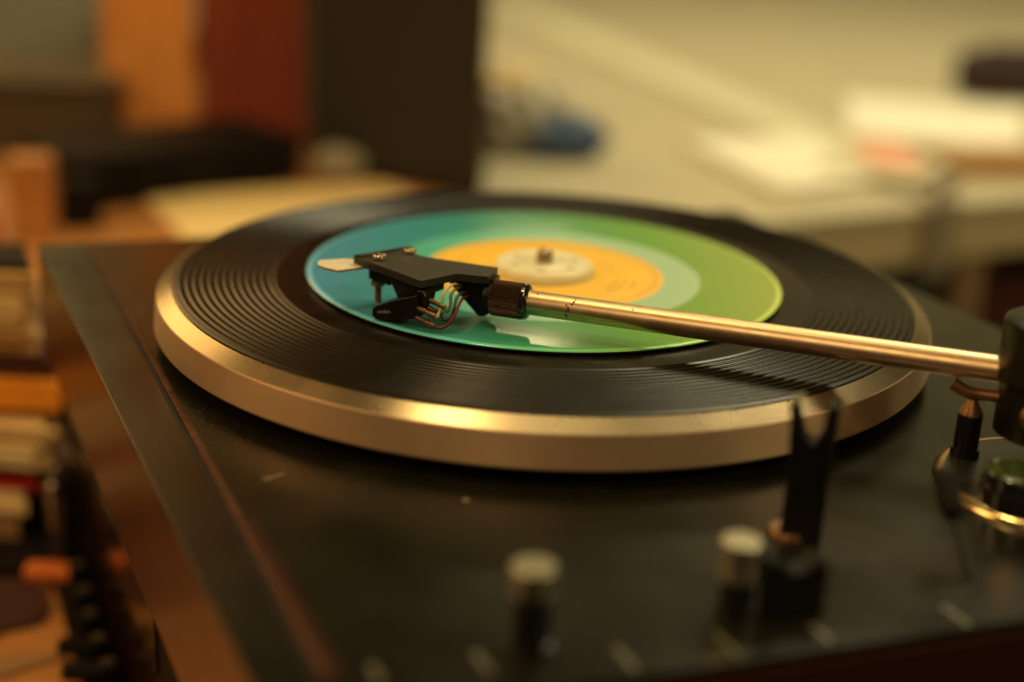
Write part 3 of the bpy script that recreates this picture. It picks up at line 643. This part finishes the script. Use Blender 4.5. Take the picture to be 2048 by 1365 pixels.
# crumpled white paper
bm = B(); bmesh.ops.create_icosphere(bm, subdivisions=3, radius=1)
for v in bm.verts:
    n_ = v.co.normalized(); k_ = 1 + .22 * math.sin(9 * n_.x + 3 * n_.y) * math.sin(7 * n_.y + 5 * n_.z) + random.uniform(-.05, .05)
    v.co = V((-167 + n_.x * 21 * k_, 588 + n_.y * 11 * k_, -96 + n_.z * 14 * k_))
tag(fin("crumpled_paper", bm, M['grey_metal']), "crumpled off-white paper ball in front of the speaker", "paper")

# ------------------------------------------------------------------ beige counter at the right
ct = thing("beige_counter", "long beige counter running back at the right behind the record player", "counter", (300, 900, -110))
bm = B(); poly_prism(bm, [(20, 448), (167, 533), (345, 636), (1100, 1060), (1100, 2600), (-900, 2600), (-300, 900), (-56, 720), (-52, 560)], -120, -110); part("counter_top", bm, M['counter'], ct, bevel=1.5)
bm = B(); poly_prism(bm, [(25, 456), (1100, 1075), (1100, 1095), (15, 474)], -158, -120.2); part("apron", bm, M['counterface'], ct, bevel=1)
for x, y in ((352, 662), (130, 545)):
    bm = B(); box(bm, (x, y, -481), (26, 26, 640), 30); part("leg", bm, M['leg_wood'], ct)
bm = B(); box(bm, (560, 860, -480), (420, 20, 620), 30); part("modesty_panel", bm, M['darkred'], ct)
sheet_poly("pale_batten", [(238, 800), (302, 810), (-75, 2000), (-160, 1980)], -110, -104, M['strip'], "long pale green strip lying lengthwise on the beige counter", "strip")
def papers(label, pts, z0, n, m, cat="papers", name="paper_stack", th=2.2):
    t = thing(name, label, cat, (sum(p[0] for p in pts) / 4, sum(p[1] for p in pts) / 4, z0))
    cx = sum(p[0] for p in pts) / 4; cy = sum(p[1] for p in pts) / 4
    for k in range(n):
        a = random.uniform(-.05, .05); bm = B(); ox, oy = random.uniform(-4, 4), random.uniform(-4, 4)
        poly_prism(bm, [(cx + ox + (x - cx) * math.cos(a) - (y - cy) * math.sin(a), cy + oy + (x - cx) * math.sin(a) + (y - cy) * math.cos(a)) for x, y in pts], z0 + k * th, z0 + k * th + th - .2)
        part("sheet", bm, m if not isinstance(m, list) else m[k % len(m)], t)
    return t
papers("white papers spread on the counter behind the record", [(122, 790), (192, 620), (300, 700), (236, 850)], -110, 4, M['white'])
papers("white leaflets overlapping under the pink card", [(225, 705), (300, 660), (345, 735), (262, 790)], -101, 2, [M['white'], M['strip']])
papers("tall pile of cream paper at the right on the counter", [(286, 880), (440, 850), (520, 1080), (330, 1120)], -110, 3, M['white'], th=2.6)
sheet_poly("pink_card", [(276, 700), (318, 690), (322, 800), (272, 800)], -96.4, -94.6, M['pink_card'], "pink card on the white leaflets at the right", "card")
cb = thing("cardboard_box", "low brown cardboard box on the right of the counter", "box", (395, 770, -110))
bm = B(); box(bm, (415, 770, -101.5), (150, 60, 17), 14); part("carton", bm, M['tan_card'], cb, bevel=1)
bm = B(); box(bm, (415, 770, -92.4), (156, 64, 1.2), 14); part("lid", bm, M['brown_card'], cb)
bg_ = thing("fabric_bag", "dark plum fabric bag at the upper right edge", "bag", (620, 1230, -110))
bm = B(); box(bm, (566, 1215, -84), (165, 80, 51), 8); part("bag_body", bm, M['plum_fabric'], bg_, bevel=9, segs=3)
bm = B(); box(bm, (566, 1215, -55), (120, 50, 10), 12); part("bag_flap", bm, M['plum_fabric'], bg_, bevel=4)
bm = B(); tube_path(bm, [(600, 1200, -56), (612, 1195, -38), (640, 1195, -36), (648, 1205, -58)], 5, 10, 6); part("strap", bm, M['plum_fabric'], bg_, smooth=60)
# clamp on the counter edge
cl = thing("metal_clamp", "grey metal clamp gripping the front edge of the beige counter", "clamp", (330, 632, -110))
bm = B(); box(bm, (318, 612, -135), (22, 8, 60), 30); part("clamp_jaw", bm, M['grey_metal'], cl, bevel=2)
bm = B(); box(bm, (314, 622, -106), (22, 30, 6), 30); part("clamp_arm", bm, M['grey_metal'], cl, bevel=2)
bm = B(); lathe(bm, [(0, -84), (8, -85), (11, -90), (11, -98), (6, -103)], 28, c=(322, 634)); part("clamp_knob", bm, M['clear_plastic'], cl, smooth=50)
# crumpled plastic bag
pb = thing("plastic_bag", "crumpled clear and blue plastic bag beside the speaker", "bag", (-10, 740, -110))
for nm, c, s_, m_ in (("bag_film", (-26, 745, -82), (44, 30, 32), M['clear_plastic']), ("bag_bottom", (12, 730, -92), (36, 26, 20), M['blue_plastic']), ("bag_top", (-38, 765, -60), (26, 20, 20), M['cream_card'])):
    bm = B(); bmesh.ops.create_icosphere(bm, subdivisions=4, radius=1)
    for v in bm.verts:
        n_ = v.co.normalized(); k_ = 1 + .16 * math.sin(8 * n_.x + 5 * n_.z) * math.cos(6 * n_.y) + .05 * math.sin(23 * n_.x + 17 * n_.z)
        v.co = V((c[0] + n_.x * s_[0] * k_, c[1] + n_.y * s_[1] * k_, max(-109.9, c[2] + n_.z * s_[2] * k_)))
    part(nm, bm, m_, pb, smooth=30)
